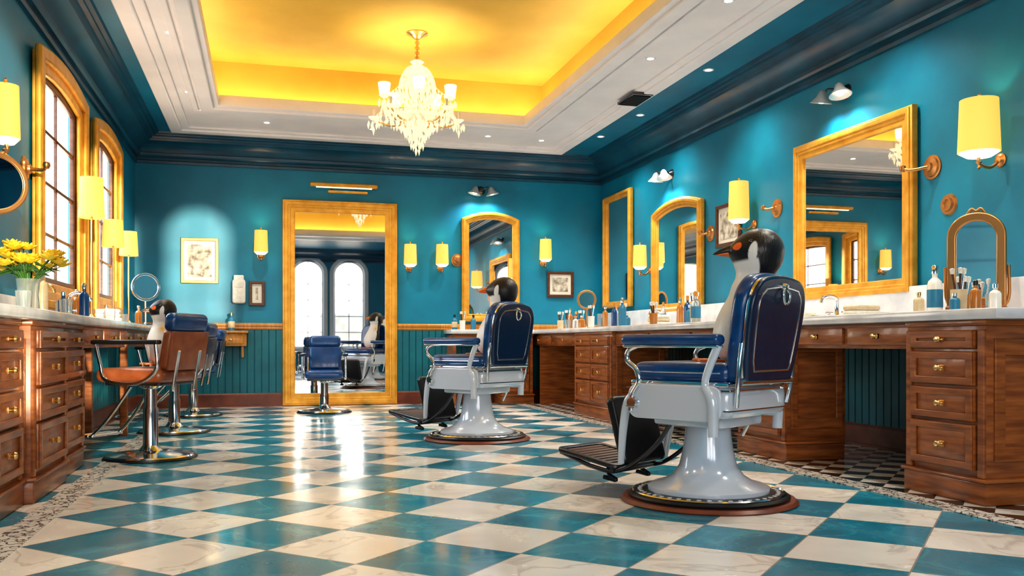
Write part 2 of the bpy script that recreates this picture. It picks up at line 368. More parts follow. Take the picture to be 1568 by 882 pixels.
def knob(side,x,z,reach=.12,dx=.12):
    l,rz=wall(side); g=grp('brass_wall_bracket',l,rz)
    lathe('rosette',[(0,.05),(.03,.045),(.035,.03),(.065,.022),(.07,.01),(.085,.008),(.085,0)],(x,0,z),BRASSD,g,rot=(R(90),0,0))
    tube('arm',[(x,-.04,z),(x-dx*.5,-reach*.8,z-.01),(x-dx,-reach,z+.01)],.012,BRASSD,g)
    lathe('tip',[(0,.03),(.02,.02),(.024,0),(.015,-.02),(0,-.025)],(x-dx,-reach,z+.01),BRASSD,g)
knob('right',-5.33,2.03,.12,.16); knob('right',-7.32,2.03,.1,.08); knob('right',-8.60,1.95,.1,.05); knob('back',2.45,1.90,.06,.04); knob('left',6.6,1.95,.16,.1)
def twin(side,x,z,n=2,w=.36):
    l,rz=wall(side); g=grp('vanity_light',l,rz)
    lathe('canopy',[(0,.05),(.03,.045),(.05,.02),(.06,0)],(x,0,z),STEEL,g,rot=(R(90),0,0))
    for s in (-1,1):
        tube('arm_%d'%(s+1),[(x,-.03,z),(x+s*w*.2,-.12,z+.03),(x+s*w*.30,-.14,z-.01)],.009,STEEL,g)
        lathe('shade_%d'%(s+1),[(0,.055),(.015,.05),(.03,.035),(.045,-.005),(.085,-.05),(.088,-.055),(.082,-.052),(.04,-.005),(.02,.02)],(x+s*w*.32,-.15,z-.02),PEWTER,g,rot=(0,R(-14*s),0))
        lathe('bulb_%d'%(s+1),[(0,-.055),(.025,-.045),(.035,-.03),(.02,0),(0,0)],(x+s*w*.33,-.15,z-.025),BULB,g)
        light('vanity_beam','SPOT',(x+s*w*.33,-.15,z-.085),15,(.88,.95,1),g,.02,rot=(R(-8),0,0),spot_size=R(150),spot_blend=.8)
twin('right',-6.3,2.82); twin('right',-9.55,2.74,w=.34); twin('back',2.77,2.84,w=.34)
l,rz=wall('back'); g=grp('picture_light',l,rz)
boxes('bar',[((.85,.05,.05),(.95,-.16,2.80)),((.5,.06,.03),(1.0,-.12,2.72))],GOLD,g,bev=.01)
tube('arm',[[(.8,0,2.74),(.8,-.10,2.80),(.8,-.16,2.80)],[(1.1,0,2.74),(1.1,-.10,2.80),(1.1,-.16,2.80)]],.012,BRASSD,g)
box('diffuser',(.7,.03,.012),(.95,-.16,2.77),SHADEB,g)
l,rz=wall('right'); g=grp('brass_medallion',l,rz); lathe('disc',[(0,.02),(.03,.018),(.035,.028),(.045,.028),(.05,.015),(.068,.015),(.075,0)],(-5.17,0,1.745),BRASSD,g,rot=(R(90),0,0))
g=grp('wall_outlet',l,rz); box('cover',(.075,.02,.115),(-4.75,-.022,.33),BRASSD,g,.006); boxes('sockets',[((.03,.01,.03),(-4.75,-.034,.355)),((.03,.01,.03),(-4.75,-.034,.305))],BLACK,g)
l,rz=wall('back'); g=grp('towel_dispenser',l,rz); box('body',(.16,.13,.30),(-.335,-.065,1.44),TOWEL,g,.03); box('towel',(.12,.03,.16),(-.335,-.12,1.56),TOWEL,g,.012)

# ---------------------------------------------------------------- counters
def knobp(x,y,z,g,n):
    lathe('knob_%d'%n,[(0,.035),(.014,.032),(.018,.022),(.010,.014),(.008,.004),(.016,0)],(x,y,z),BRASS,g,rot=(R(90),0,0),seg=16)
    box('knob_plate_%d'%n,(.05,.004,.03),(x,y+.001,z),BRASSD,g,.001)
def pedestal(g,x0,x1,depth,yf,tag,cols=1,top=.915,fr=(.15,.26,.25,.34)):
    w=x1-x0; cx=(x0+x1)/2
    box(tag+'_carcass',(w,depth,top-.10),(cx,-yf+depth/2,.10+(top-.10)/2),WOOD,g,.004)
    box(tag+'_plinth',(w+.03,depth,.11),(cx,-yf-.015+depth/2,.055),WOOD,g,.008)
    box(tag+'_plinth_cap',(w+.05,depth+.01,.02),(cx,-yf-.025+depth/2,.12),WOOD,g,.008)
    box(tag+'_cornice',(w+.02,depth,.03),(cx,-yf-.012+depth/2,top-.015),WOOD,g,.008)
    boxes(tag+'_pilasters',[((.045,.02,top-.18),(x0+.0225,-yf-.005,.13+(top-.18)/2)),((.045,.02,top-.18),(x1-.0225,-yf-.005,.13+(top-.18)/2))],WOOD,g,bev=.005)
    for s in (x0,x1):
        sg=-1 if s==x0 else 1
        plate(tag+'_side_panel_%d'%(sg+1),rect(-depth*.42,.22,depth*.42,top-.1),[rect(-depth*.34,.28,depth*.34,top-.17)],.02,WOOD,g,(s+sg*.004,-yf+depth/2,0),rot=(0,0,R(90)),bev=.006)
    H=top-.05-.15; z=top-.05; k=0; cw=(w-.10)/cols
    for f in fr:
        h=H*f-.014; z0=z-h
        for c_ in range(cols):
            k+=1; xc=x0+.05+cw*(c_+.5); ww=cw-.014
            box(tag+'_drawer_%d'%k,(ww,.03,h),(xc,-yf-.008,z0+h/2),WOOD,g,.006)
            plate(tag+'_drawer_frame_%d'%k,rect(-ww/2+.008,.008,ww/2-.008,h-.008),[rect(-ww/2+.04,.035,ww/2-.04,h-.035)] if h>.09 else [rect(-ww/2+.025,.022,ww/2-.025,h-.022)],.014,WOOD,g,(xc,-yf-.028,z0),bev=.005)
            knobp(xc,-yf-.026,z0+h/2,g,int(k*10+cx*7)%997)
        z=z0-.014
def apron(g,x0,x1,yf,tag,n=2,h=.15,top=.915):
    box(tag+'_apron',(x1-x0,.03,h),((x0+x1)/2,-yf+.02,top-h/2),WOOD,g,.004)
    w=(x1-x0)/n
    for i in range(n):
        xc=x0+w*(i+.5)
        box(tag+'_drawer_%d'%i,(w-.05,.03,h-.045),(xc,-yf,top-h/2),WOOD,g,.008)
        knobp(xc,-yf-.014,top-h/2,g,500+i+int(abs(x0)*10))
l,rz=wall('right'); g=grp('vanity_counter',l,rz)
pedestal(g,-4.22,-3.66,.62,1.10,'near'); pedestal(g,-6.05,-5.42,.46,1.10,'middle'); pedestal(g,-9.75,-8.62,.62,1.10,'far',cols=2)
apron(g,-5.42,-4.22,1.06,'near_bay',2); apron(g,-8.62,-6.05,1.06,'middle_bay',3); apron(g,-11.75,-9.75,1.06,'far_bay',2)
box('far_end_panel',(.04,1.0,.92),(-11.3,-.55,.46),WOOD,g)
box('countertop',(8.25,1.14,.055),(-3.6-8.2/2+.02,-.57,.9435),MARBLE,g,.012)
box('backsplash',(8.2,.03,.24),(-3.6-8.2/2,-.055,1.085),MARBLE,g,.006)
l,rz=wall('left'); g=grp('vanity_counter',l,rz)
pedestal(g,4.95,5.70,.36,.42,'near'); pedestal(g,5.75,6.42,.36,.38,'second'); pedestal(g,3.9,4.9,.36,.38,'end',cols=2)
apron(g,6.42,10.3,.38,'desk',5)
for yy in (8.4,10.25): boxes('desk_leg_%d'%int(yy),[((.06,.06,.9),(yy,-.36,.45)),((.06,.06,.9),(yy,-.08,.45))],WOOD,g,bev=.006)
box('countertop',(6.5,.46,.055),(7.1,-.23,.9435),MARBLE,g,.012)
box('backsplash',(6.5,.025,.12),(7.1,-.03,1.03),MARBLE,g,.006)
l,rz=wall('back'); g=grp('vanity_console',l,rz)
pedestal(g,2.95,3.36,.42,.46,'right'); apron(g,2.3,2.95,.44,'bay',1)
box('side_panel',(.04,.42,.90),(2.32,-.24,.45),WOOD,g); box('countertop',(1.14,.5,.055),(2.83,-.27,.9435),MARBLE,g,.01)
g=grp('wall_shelf',l,rz); box('drawer_box',(.36,.24,.16),(-.42,-.14,.84),WOODH,g,.01); box('top',(.40,.28,.03),(-.42,-.16,.935),WOODH,g,.008); box('drawer',(.30,.02,.10),(-.42,-.265,.84),WOODH,g,.006); knobp(-.42,-.275,.84,g,9)
boxes('brackets',[((.03,.16,.14),(-.55,-.1,.69)),((.03,.16,.14),(-.29,-.1,.69))],WOODH,g,bev=.006)

# ---------------------------------------------------------------- barber chairs
def barber_chair(loc,ang):
    g=grp('barber_chair',loc,ang)
    lathe('floor_mat',[(0,0),(.44,0),(.445,.008),(.43,.022),(0,.024)],(0,0,0),BASEB,g,seg=64)
    lathe('base_ring',[(.40,.022),(.405,.035),(.385,.048),(.30,.055),(0,.056)],(0,0,0),BLACK,g,seg=64)
    boxes('base_ornament',[((.016,.016,.004),(.345*math.cos(a),.345*math.sin(a),.053)) for a in [2*math.pi*i/44 for i in range(44)]],PORC,g)
    lathe('base_chrome_ring',[(.372,.05),(.378,.056),(.385,.05)],(0,0,0),CHROME,g,seg=64)
    lathe('pedestal',[(.305,.055),(.305,.075),(.285,.085),(.23,.10),(.18,.13),(.145,.18),(.128,.25),(.118,.32),(.112,.38),(.13,.385),(.13,.40),(0,.40)],(0,0,0),ENAMEL,g,seg=48)
    box('undercarriage',(.40,.40,.06),(0,0,.415),ENAMEL,g,.02)
    box('seat_frame',(.58,.58,.15),(0,0,.515),ENAMEL,g,.045,seg=4)
    boxes('seat_frame_trim',[((.59,.59,.008),(0,0,.575)),((.592,.592,.006),(0,0,.48))],CHROME,g)
    box('seat_pan',(.56,.56,.03),(0,0,.60),CHROME,g,.01)
    box('seat_cushion',(.56,.50,.10),(.02,0,.655),BLUE,g,.045,seg=5)
    tube('seat_piping',[[(-.22,s*.245,.655),(.26,s*.245,.655)] for s in (-1,1)],.006,CHROME,g,n=1)
    for s in (-1,1):
        y=s*.318
        box('armrest_%d'%(s+1),(.56,.085,.055),(.01,y,.815),BLUE,g,.026,seg=4)
        box('armrest_rail_%d'%(s+1),(.54,.06,.014),(.01,y,.783),CHROME,g,.005)
        tube('rear_post_%d'%(s+1),[(-.22,y*.98,.36),(-.22,y,.52),(-.18,y,.60),(-.20,y,.68),(-.25,y,.79)],.022,ENAMEL,g,radii=[1.2,1.1,.8,.9,1])
        tube('front_scroll_%d'%(s+1),[(.21,y,.785),(.265,y,.76),(.27,y,.71),(.22,y,.67),(.20,y,.61),(.24,y,.54),(.25,y,.46)],.013,CHROME,g)
        plate('side_plate_%d'%(s+1),rrect(-.25,.43,.27,.59,.05),[],.02,ENAMEL,g,(0,s*.298,0),bev=.006)
        lathe('side_boss_%d'%(s+1),[(0,.03),(.025,.028),(.035,.01),(.035,0)],(.24,s*.305,.50),CHROME,g,rot=(R(-90*s),0,0))
        tube('leg_rail_%d'%(s+1),[(.25,s*.23,.56),(.33,s*.23,.50),(.37,s*.22,.36),(.40,s*.20,.17)],.022,ENAMEL,g,radii=[1.2,1.1,1,.8])
        tube('foot_rail_%d'%(s+1),[(.10,s*.16,.42),(.22,s*.17,.26),(.42,s*.18,.13),(.60,s*.18,.13),(.84,s*.17,.19)],.012,STEEL,g)
    b=grp('backrest',(-.30,0,.60),0,g,rot=(R(-9),0,R(90)))
    sh=lambda d:[(-.22+d,.02+d),(.22-d,.02+d),(.240-d,.12),(.258-d,.30),(.255-d,.41),(.218-d,.485-d*.6),(.14,.518-d),(0,.530-d),(-.14,.518-d),(-.218+d,.485-d*.6),(-.255+d,.41),(-.258+d,.30),(-.240+d,.12)]
    def smooth(o):
        q=cr([(*p,0) for p in o[2:]]+[(*o[0],0)],3) ; return [(v.x,v.y) for v in q]+[o[1]]
    plate('back_shell',smooth(sh(.004)),[],.020,CHROME,b,(0,.012,0),bev=.006)
    plate('back_panel',smooth(sh(.012)),[],.035,NAVY,b,(0,.022,0),bev=.014)
    plate('back_panel_piping',smooth(sh(.05)),[smooth(sh(.056))],.006,CHROME,b,(0,.040,0),bev=.0015)
    plate('back_cushion',smooth(sh(.022)),[],.08,BLUE,b,(0,-.038,0),bev=.030)
    tube('hook_loop',[(0,.045,.48),(-.03,.06,.45),(-.022,.065,.41),(.0,.065,.40),(.022,.065,.41),(.03,.06,.45),(0,.045,.48)],.007,CHROME,b)
    lathe('hook_boss',[(0,.03),(.015,.025),(.02,0)],(0,.035,.48),CHROME,b,rot=(R(-90),0,0))
    tube('back_hinge',[(-.25,.02,.02),(.25,.02,.02)],.018,CHROME,b,n=1)
    for s in (-1,1): tube('back_bracket_%d'%(s+1),[(s*.25,.02,-.10),(s*.262,.02,.0),(s*.260,.01,.12),(s*.245,-.0,.2)],.012,CHROME,b)
    plate('calf_pad',rrect(-.17,0,.17,.34,.02),[],.05,BLACK,g,(.40,0,.17),rot=(R(16),0,R(90)),bev=.015)
    f=grp('footrest',(.44,0,.14),0,g,rot=(0,R(-9),0))
    plate('foot_frame',rrect(0,-.19,.42,.19,.04),[rrect(.025,-.165,.395,.165,.03)],.025,STEEL,f,flat=True,bev=.006)
    boxes('foot_slats',[((.030,.34,.012),(.05+.04*i,0,0)) for i in range(9)],WOODD,f,bev=.003)
    tube('foot_crossbar',[(.02,-.2,-.02),(.02,.2,-.02)],.016,STEEL,f,n=1)
    tube('foot_glides',[[(.08,s*.15,0),(.07,s*.15,-.055),(.02,s*.15,-.075),(.10,s*.15,-.08)] for s in(-1,1)],.012,BLACK,f)
    tube('lever',[(-.05,-.30,.46),(-.05,-.36,.42),(.02,-.38,.30)],.010,CHROME,g)
    return g
def camdir(a,b):
    x=a*.965+b*.262; y=-a*.262+b*.965; return math.atan2(y,x)
A1=camdir(-.72,.69)
barber_chair((2.17,4.18,0),A1)
A2=camdir(-.80,.60)
barber_chair((1.69,7.33,0),A2)

def swivel_chair(loc,ang,seatm,backm,headm,ped='pole',seatz=.55,top=.95,w=.46,foot=True,armm=BLACK,name='salon_chair'):
    g=grp(name,loc,ang); k=seatz
    lathe('base_disc',[(0,0),(.30,0),(.305,.012),(.29,.03),(.22,.042),(.08,.055),(.06,.08),(.055,.09),(0,.09)],(0,0,0),CHROME,g,seg=48)
    lathe('base_rim',[(.30,.001),(.312,.006),(.30,.02)],(0,0,0),BLACK,g,seg=48)
    lathe('pole',[(.055,.05),(.05,.06),(.05,k-.25),(.042,k-.25),(.042,k-.12),(.07,k-.11),(.09,k-.08),(0,k-.08)],(0,0,0),CHROME,g)
    box('seat_base',(w*.9,w*.9,.03),(0,0,k-.075),STEEL,g,.01)
    box('seat_cushion',(w+.06,w,.10),(.02,0,k-.02),seatm,g,.045,seg=5)
    H=top-k-.02
    b=grp('backrest',(-w*.5,0,k+.02),0,g,rot=(R(-10),0,R(90)))
    box('back_cushion',(w*.88,.08,H*.70),(0,0,H*.36),backm,b,.032,seg=4)
    box('back_shell',(w*.90,.02,H*.70),(0,.045,H*.36),backm,b,.008)
    box('top_cushion',(w*.86,.10,H*.34),(0,0,H*.85),headm,b,.04,seg=4)
    boxes('back_bars',[((.03,.015,.28),(-.12,.055,0)),((.03,.015,.28),(.12,.055,0))],CHROME,b,bev=.004)
    for s in (-1,1):
        y=s*(w/2+.03)
        tube('arm_frame_%d'%(s+1),[(-w*.5,y,k+.20),(-w*.5,y,k+.02),(-.08,y,k-.07),(.15,y,k-.05),(.20,y,k+.06),(.235,y,k+.19)],.013,CHROME,g)
        box('arm_pad_%d'%(s+1),(w+.06,.06,.03),(0,y,k+.205),armm,g,.013,seg=3)
    if foot:
        tube('footrest_bar',[[(.08,-.10,k-.10),(.22,-.13,.30),(.36,-.14,.16),(.42,-.14,.15)],[(.08,.10,k-.10),(.22,.13,.30),(.36,.14,.16),(.42,.14,.15)]],.011,CHROME,g)
        boxes('footrest_plate',[((.03,.32,.018),(.36+.035*i,0,.155)) for i in range(4)],CHROME,g,bev=.004)
    return g
A4=camdir(-.97,.25)
swivel_chair((-.78,6.72,0),A4,TAN,TAN,BLUE,seatz=.60,top=1.0)
swivel_chair((-.80,8.6,0),camdir(-.95,-.1),BLUE,NAVY,BLUE,seatz=.55,top=.98)
swivel_chair((-.78,10.5,0),camdir(-.95,-.2),BLUE,NAVY,BLUE,seatz=.55,top=.95)
swivel_chair((.64,10.6,0),R(-95),BLUE,BLUE,BLUE,seatz=.46,top=.88,foot=False,armm=NAVY,w=.42)

# ---------------------------------------------------------------- penguins
def penguin(loc,ang,s=1,beak='black',lean=.14,fat=1):
    g=grp('penguin',loc,ang); g.scale=(s,s,s)
    S=[(-.05,.0,.06,.07),(-.04,.02,.12,.13),(-.02,.08,.150,.16),(.0,.18,.160,.175),(.01,.28,.150,.165),(.015,.36,.126,.138),(.014,.42,.106,.112),(.010,.455,.102,.102),(.004,.49,.108,.104),(0,.53,.126,.116),(.0,.575,.138,.126),(.0,.62,.141,.128),(-.002,.665,.127,.116),(-.006,.702,.096,.089),(-.010,.726,.055,.052),(-.012,.736,.012,.012)]
    S=[(a,b,c*(fat if b<.4 else 1),d*(fat if b<.4 else 1)) for a,b,c,d in S]
    P=cr([(a,b,c) for a,b,c,d in S],20); Q=cr([(d,0,0) for a,b,c,d in S],20); n=192
    def sst(x): x=max(0,min(1,x)); return x*x*(3-2*x)
    rings=[]
    for p,q in zip(P,Q):
        dx=-lean*sst(p.y/.56)
        # face tapers forwards towards the beak
        fw=.025*math.exp(-((p.y-.61)/.045)**2)
        ring_=[]
        for i in range(n):
            a=2*math.pi*i/n; c_=math.cos(a)
            ring_.append((p.x+dx+p.z*c_+(fw*max(0,c_)**6),q.x*math.sin(a),p.y))
        rings.append(ring_)
    def mixc(a,b,f): return tuple(a[i]*(1-f)+b[i]*f for i in range(3))
    bl=(.010,.010,.013); wh=(.90,.89,.87); ye=(.90,.50,.05); og=(.95,.16,.02)
    def col(ri,i,p):
        a=2*math.pi*i/n; nx=math.cos(a); z=P[ri].y
        edge=-.12 if z<.40 else (-.12+(z-.40)*1.8)
        f=sst((nx-edge)/.08+.5)
        lim=.548+.02*(1-nx)
        f*=sst((lim+.01-z)/.02)
        c=mixc(bl,wh,f)
        fy=f*max(0,1-abs(z-.40)/.07)*max(0,1-abs(nx-.25)/.45); c=mixc(c,ye,min(1,fy*1.1))
        d=((nx-.36+(z-.60)*.9)/.16)**2+((z-.592)/.062)**2
        c=mixc(c,wh,sst((1.15-d)/.3))
        d=((nx-.84)/.10)**2+((z-.632)/.022)**2
        if beak=='black': c=mixc(c,og,sst((1.1-d)/.3))
        return c
    loft('body',rings,FEATHER,g,col=col)
    hx=-lean
    def bk(x0,L_,r0,zc,droop,m,nm,flat=1):
        rr=[]
        for k in range(18):
            t_=k/17; r=r0*(1-t_)**.75+.002; rr.append([(x0+L_*t_,r*.8*math.cos(2*math.pi*i/20),zc-droop*t_*t_+r*flat*math.sin(2*math.pi*i/20)) for i in range(20)])
        loft(nm,rr,m,g)
    bm_=BEAK if beak=='black' else ORANGE
    bk(hx+.115,.130,.038,.622,.028,bm_,'upper_beak',.8); bk(hx+.115,.112,.032,.602,.012,ORANGE,'lower_beak',.8)
    for sd in (-1,1):
        lathe('eye_%d'%(sd+1),[(0,.012),(.007,.010),(.011,.004),(.012,0),(0,-.004)],(hx+.060,sd*.108,.655),BEAK,g,rot=(R(-78*sd),0,0),seg=16)
        rr=[]
        for k in range(16):
            t_=k/15; w=.046*(math.sin(math.pi*(t_*.88+.10)))**.7+.004; th=.014*(1-t_)+.004
            cx=-.03-.05*t_-lean*.5*(1-t_); cy=sd*(.118+.07*t_**.7)*fat; cz=.36-.27*t_
            rr.append([(cx+w*math.cos(2*math.pi*i/20),cy+th*math.sin(2*math.pi*i/20)*sd,cz) for i in range(20)])
        loft('flipper_%d'%(sd+1),rr,FEATHER,g,col=lambda ri,i,p:bl)
        plate('foot_%d'%(sd+1),[(0,-.03),(.06,-.055),(.10,-.06),(.09,-.035),(.125,-.015),(.13,.0),(.125,.015),(.09,.035),(.10,.06),(.06,.055),(0,.03)],[],.02,ORANGE,g,(.07,sd*.08,.010),rot=(0,0,R(12*sd)),flat=True,bev=.006)
    rr=[[(-.12-.06*t_,(.05*(1-t_)+.006)*math.cos(2*math.pi*i/16),.03+(.02*(1-t_)+.004)*math.sin(2*math.pi*i/16)) for i in range(16)] for t_ in [k/6 for k in range(7)]]
    loft('tail',rr,FEATHER,g,col=lambda ri,i,p:bl)
    return g
def at(loc,ang,x,y,z): return (loc[0]+x*math.cos(ang)-y*math.sin(ang),loc[1]+x*math.sin(ang)+y*math.cos(ang),z)
penguin(at((2.17,4.18),A1,-.08,-.10,.70),camdir(-.99,.06),.93,'black',.14,.84)
penguin(at((1.69,7.33),A2,-.08,-.05,.70),camdir(-.98,.10),.88,'orange',.14,.9)
penguin(at((-.78,6.72),A4,-.06,-.03,.65),camdir(-.80,-.60),.62,'black',.03)

# ---------------------------------------------------------------- chandelier
g=grp('chandelier',(1.44,8.9,0)); T=ZC+.545
lathe('canopy',[(.11,T),(.11,T-.012),(.07,T-.03),(.03,T-.06),(0,T-.06)],(0,0,0),BRASS,g)
tube('stem',[(0,0,T-.03),(0,0,T-.30)],.010,BRASS,g,n=1)
tube('chain_rings',[[(.02*math.cos(a)+0,0,T-.10-.05*k+.02*math.sin(a)) for a in [2*math.pi*i/10 for i in range(11)]] for k in range(4)],.004,BRASS,g,n=1)
lathe('column',[(0,T-.26),(.04,T-.27),(.07,T-.29),(.03,T-.32),(.06,T-.38),(.10,T-.50),(.07,T-.62),(.03,T-.68),(.05,T-.72),(.11,T-.76),(.16,T-.80),(.14,T-.86),(.08,T-.93),(.03,T-.98),(.02,T-1.02),(0,T-1.04)],(0,0,0),CRYST,g,seg=16)
arms=[];loops=[];garl=[]
bmd=bmesh.new()
def drop(p,r,h):
    q=bmesh.ops.create_cone(bmd,segments=6,radius1=r,radius2=0,depth=h); bmesh.ops.translate(bmd,vec=(p[0],p[1],p[2]),verts=q['verts'])
    q=bmesh.ops.create_cone(bmd,segments=6,radius1=0,radius2=r,depth=h*1.4); bmesh.ops.translate(bmd,vec=(p[0],p[1],p[2]-h*1.2),verts=q['verts'])
tips=[]
NA=10
for k in range(NA):
    a=2*math.pi*k/NA+.2; ca,sa=math.cos(a),math.sin(a); Rr=.34 if k%2 else .45; up=.12 if k%2 else -.04
    tips.append((Rr*ca,Rr*sa,T-.79+up))
    arms.append([(.04*ca,.04*sa,T-.80),(.16*ca,.16*sa,T-.90),(.30*ca,.30*sa,T-.88+up*.6),(Rr*ca,Rr*sa,T-.80+up)])
    loops.append([(.03*ca,.03*sa,T-.32),(.12*ca,.12*sa,T-.38),(.18*ca,.18*sa,T-.52),(.16*ca,.16*sa,T-.66),(.06*ca,.06*sa,T-.74)])
    lathe('candle_cup_%d'%k,[(0,-.02),(.02,-.015),(.05,.01),(.055,.015),(.02,.012),(0,.012)],(Rr*ca,Rr*sa,T-.79+up),CRYST,g,seg=16)
    if k%2: lathe('lamp_%d'%k,[(.03,0),(.05,.01),(.062,.11),(.057,.115),(.04,.02),(0,.01)],(Rr*ca,Rr*sa,T-.77+up),SHADEB,g,seg=20)
    else: lathe('lamp_%d'%k,[(.012,0),(.014,.07),(0,.075)],(Rr*ca,Rr*sa,T-.77+up),PORC,g,seg=12)
    for j in range(7):
        b_=2*math.pi*j/7; drop((Rr*ca+.055*math.cos(b_),Rr*sa+.055*math.sin(b_),T-.83+up),.013,.036)
    drop((Rr*ca,Rr*sa,T-.88+up),.016,.045)
    for j in range(6):
        f=.10+.055*j; drop((f*ca,f*sa,T-.87-.03*math.sin(j)),.014,.038)
    for j in range(9):
        f=j/8; q=cr(loops[-1],7)[int(f*28)]; drop(q,.014,.032)
for k in range(NA):
    p,q=Vector(tips[k]),Vector(tips[(k+1)%NA]); mpt=(p+q)/2-Vector((0,0,.09)); garl.append([tuple(p),tuple(mpt),tuple(q)])
    for v in cr([p,mpt,q],4)[1:-1]: drop(v,.011,.028)
    top=Vector((.04*math.cos(2*math.pi*k/NA+.2),.04*math.sin(2*math.pi*k/NA+.2),T-.30)); m2=(top+p)/2-Vector((0,0,.06)); garl.append([tuple(top),tuple(m2),tuple(p)])
    for v in cr([top,m2,p],5)[2:-1]: drop(v,.010,.024)
for rr,z,nn in ((.20,T-.88,20),(.16,T-.93,16),(.12,T-.98,13),(.08,T-1.03,9),(.10,T-.36,12),(.02,T-1.08,3),(.17,T-.78,18),(.14,T-.60,14),(.15,T-.50,14),(.06,T-1.10,6),(.02,T-1.15,3),(.26,T-.86,22)):
    for j in range(nn):
        a=2*math.pi*j/nn; drop((rr*math.cos(a),rr*math.sin(a),z),.014,.038)
tube('arms',arms,.010,BRASS,g); tube('crystal_loops',loops,.009,CRYST,g); tube('garlands',garl,.003,CRYST,g,res=1)
mk('crystal_drops',frombm(bmd),CRYST,g,smooth=False)
for k in (1,3,5,7,9):
    a=2*math.pi*k/NA+.2; light('chandelier_bulb','POINT',(.34*math.cos(a),.34*math.sin(a),T-.60),6,(1,.86,.64),g,.02)

# ---------------------------------------------------------------- downlights & vent
DL=[(4.0,9.3),(3.95,7.6),(3.95,10.4),(3.95,5.6),(3.95,3.4),(3.28,6.0),(3.28,7.4),(3.3,10.75),(1.2,10.7),(-.76,7.8),(-.76,9.6),(-.76,6.1),(2.6,10.7),(0,10.7),(-.76,4.2),(3.28,4.2),(3.28,2.0),(-.76,2.0)]
AIM={(-.76,4.2):(.35,4.8),(-.76,2.0):(-.15,3.6)}  # floor targets of the added warm spots
for x,y in DL:
    z=ZC-.012 if x<3.7 else ZC-.002
    g=grp('recessed_downlight',(x,y,z))
    lathe('bezel',[(.03,-.002),(.045,-.004),(.05,0),(.03,0)],(0,0,0),WHITEP,g,seg=24)
    lathe('lens',[(0,-.001),(.031,-.001)],(0,0,0),DOWNL,g,seg=24)
    light('downlight_beam','SPOT',(0,0,-.02),62,(1,.91,.77),g,.03,spot_size=R(125),spot_blend=.9)
    if (x,y) in AIM:
        tx,ty=AIM[(x,y)]
        o=light('added_floor_glow_spot','SPOT',(0,0,-.02),150,(1,.74,.40),g,.03,spot_size=R(34),spot_blend=1.0)  # extra narrow spot, added to make a warm pool on the floor
        o.rotation_euler=Vector((tx-x,ty-y,-z)).to_track_quat('-Z','Y').to_euler()
g=grp('ceiling_vent',(3.62,8.55,ZC-.03)); box('grille_body',(.22,.42,.03),(0,0,-.015),STEEL,g,.006); boxes('louvers',[((.19,.012,.012),(0,-.17+.034*i,-.035)) for i in range(11)],BLACK,g)

# ---------------------------------------------------------------- counter objects
ZT=.972
def bottle(x,y,h=.25,r=.035,m=GLASS,cap=BLACK,label=None,z=ZT):
    g=grp('bottle',(x,y,z))
    lathe('body',[(0,0),(r,0),(r,h*.6),(r*.85,h*.68),(r*.35,h*.75),(r*.35,h*.85),(0,h*.85)],(0,0,0),m,g,seg=20)
    lathe('cap',[(0,h*.83),(r*.45,h*.83),(r*.45,h*.97),(r*.3,h),(0,h)],(0,0,0),cap,g,seg=16)
    if label: lathe('label',[(r+.001,h*.15),(r+.002,h*.16),(r+.002,h*.5),(r+.001,h*.51)],(0,0,0),label,g,seg=20)
def cup(x,y,h=.10,r=.04,m=CREAM,brush=True,z=ZT):
    g=grp('brush_cup',(x,y,z))
    lathe('cup',[(0,0),(r*.8,0),(r*.9,h*.1),(r,h),(r*.9,h),(r*.8,h*.15),(0,h*.12)],(0,0,0),m,g,seg=20)
    if brush:
        for i in range(3):
            a=i*2.1; tube('brush_%d'%i,[(0,0,.02),(r*.8*math.cos(a),r*.8*math.sin(a),h*1.7)],.006,WOODD if i else CHROME,g,n=1)
            lathe('bristles_%d'%i,[(0,0),(.01,0),(.014,.03),(0,.035)],(r*.8*math.cos(a),r*.8*math.sin(a),h*1.68),TOWEL,g,seg=10)
def tmirror(x,y,rz,r=.12,h=.42,name='vanity_mirror',m=STEEL,arched=False,w=.30):
    g=grp(name,(x,y,ZT),rz)
    if arched:
        lathe('base',[(0,0),(.12,0),(.12,.015),(.03,.03),(0,.03)],(0,0,0),m,g) 
        plate('frame',arch(-w/2,.06,w/2,h,w*.45),[arch(-w/2+.035,.095,w/2-.035,h-.035,w*.36)],.03,m,g,bev=.01)
        plate('glass',arch(-w/2+.03,.09,w/2-.03,h-.03,w*.37),[],.006,MIRROR,g)
        tube('side_posts',[[(s*.05,.03,.01),(s*(w/2+.01),.03,.08),(s*(w/2+.02),.01,.3)] for s in (-1,1)],.010,m,g)
        tube('finial',[(-.05,0,h),(-.025,0,h+.03),(0,0,h+.015),(.025,0,h+.03),(.05,0,h)],.009,m,g)
        boxes('drawer_base',[((w+.02,.12,.05),(0,0,.03))],WOOD,g,bev=.008)
    else:
        lathe('base',[(0,0),(.075,0),(.075,.01),(.02,.025),(.01,.04),(0,.04)],(0,0,0),m,g)
        tube('stem',[(0,0,.02),(0,.01,h-r)],.009,m,g,n=1)
        plate('frame',oval(0,h,r,r),[oval(0,h,r-.015,r-.015)],.025,m,g,bev=.006)
        plate('glass',oval(0,h,r-.01,r-.01),[],.006,MIRROR,g)
tmirror(4.2,4.6,R(-50),m=BRASSD,arched=True,h=.62,w=.31)
tmirror(-1.20,9.93,R(25),.14,.40,m=CHROME)
tmirror(-1.30,4.98,R(30),.15,.62,m=BRASSD)
tmirror(3.95,10.9,R(-30),.12,.38,m=BRASSD)
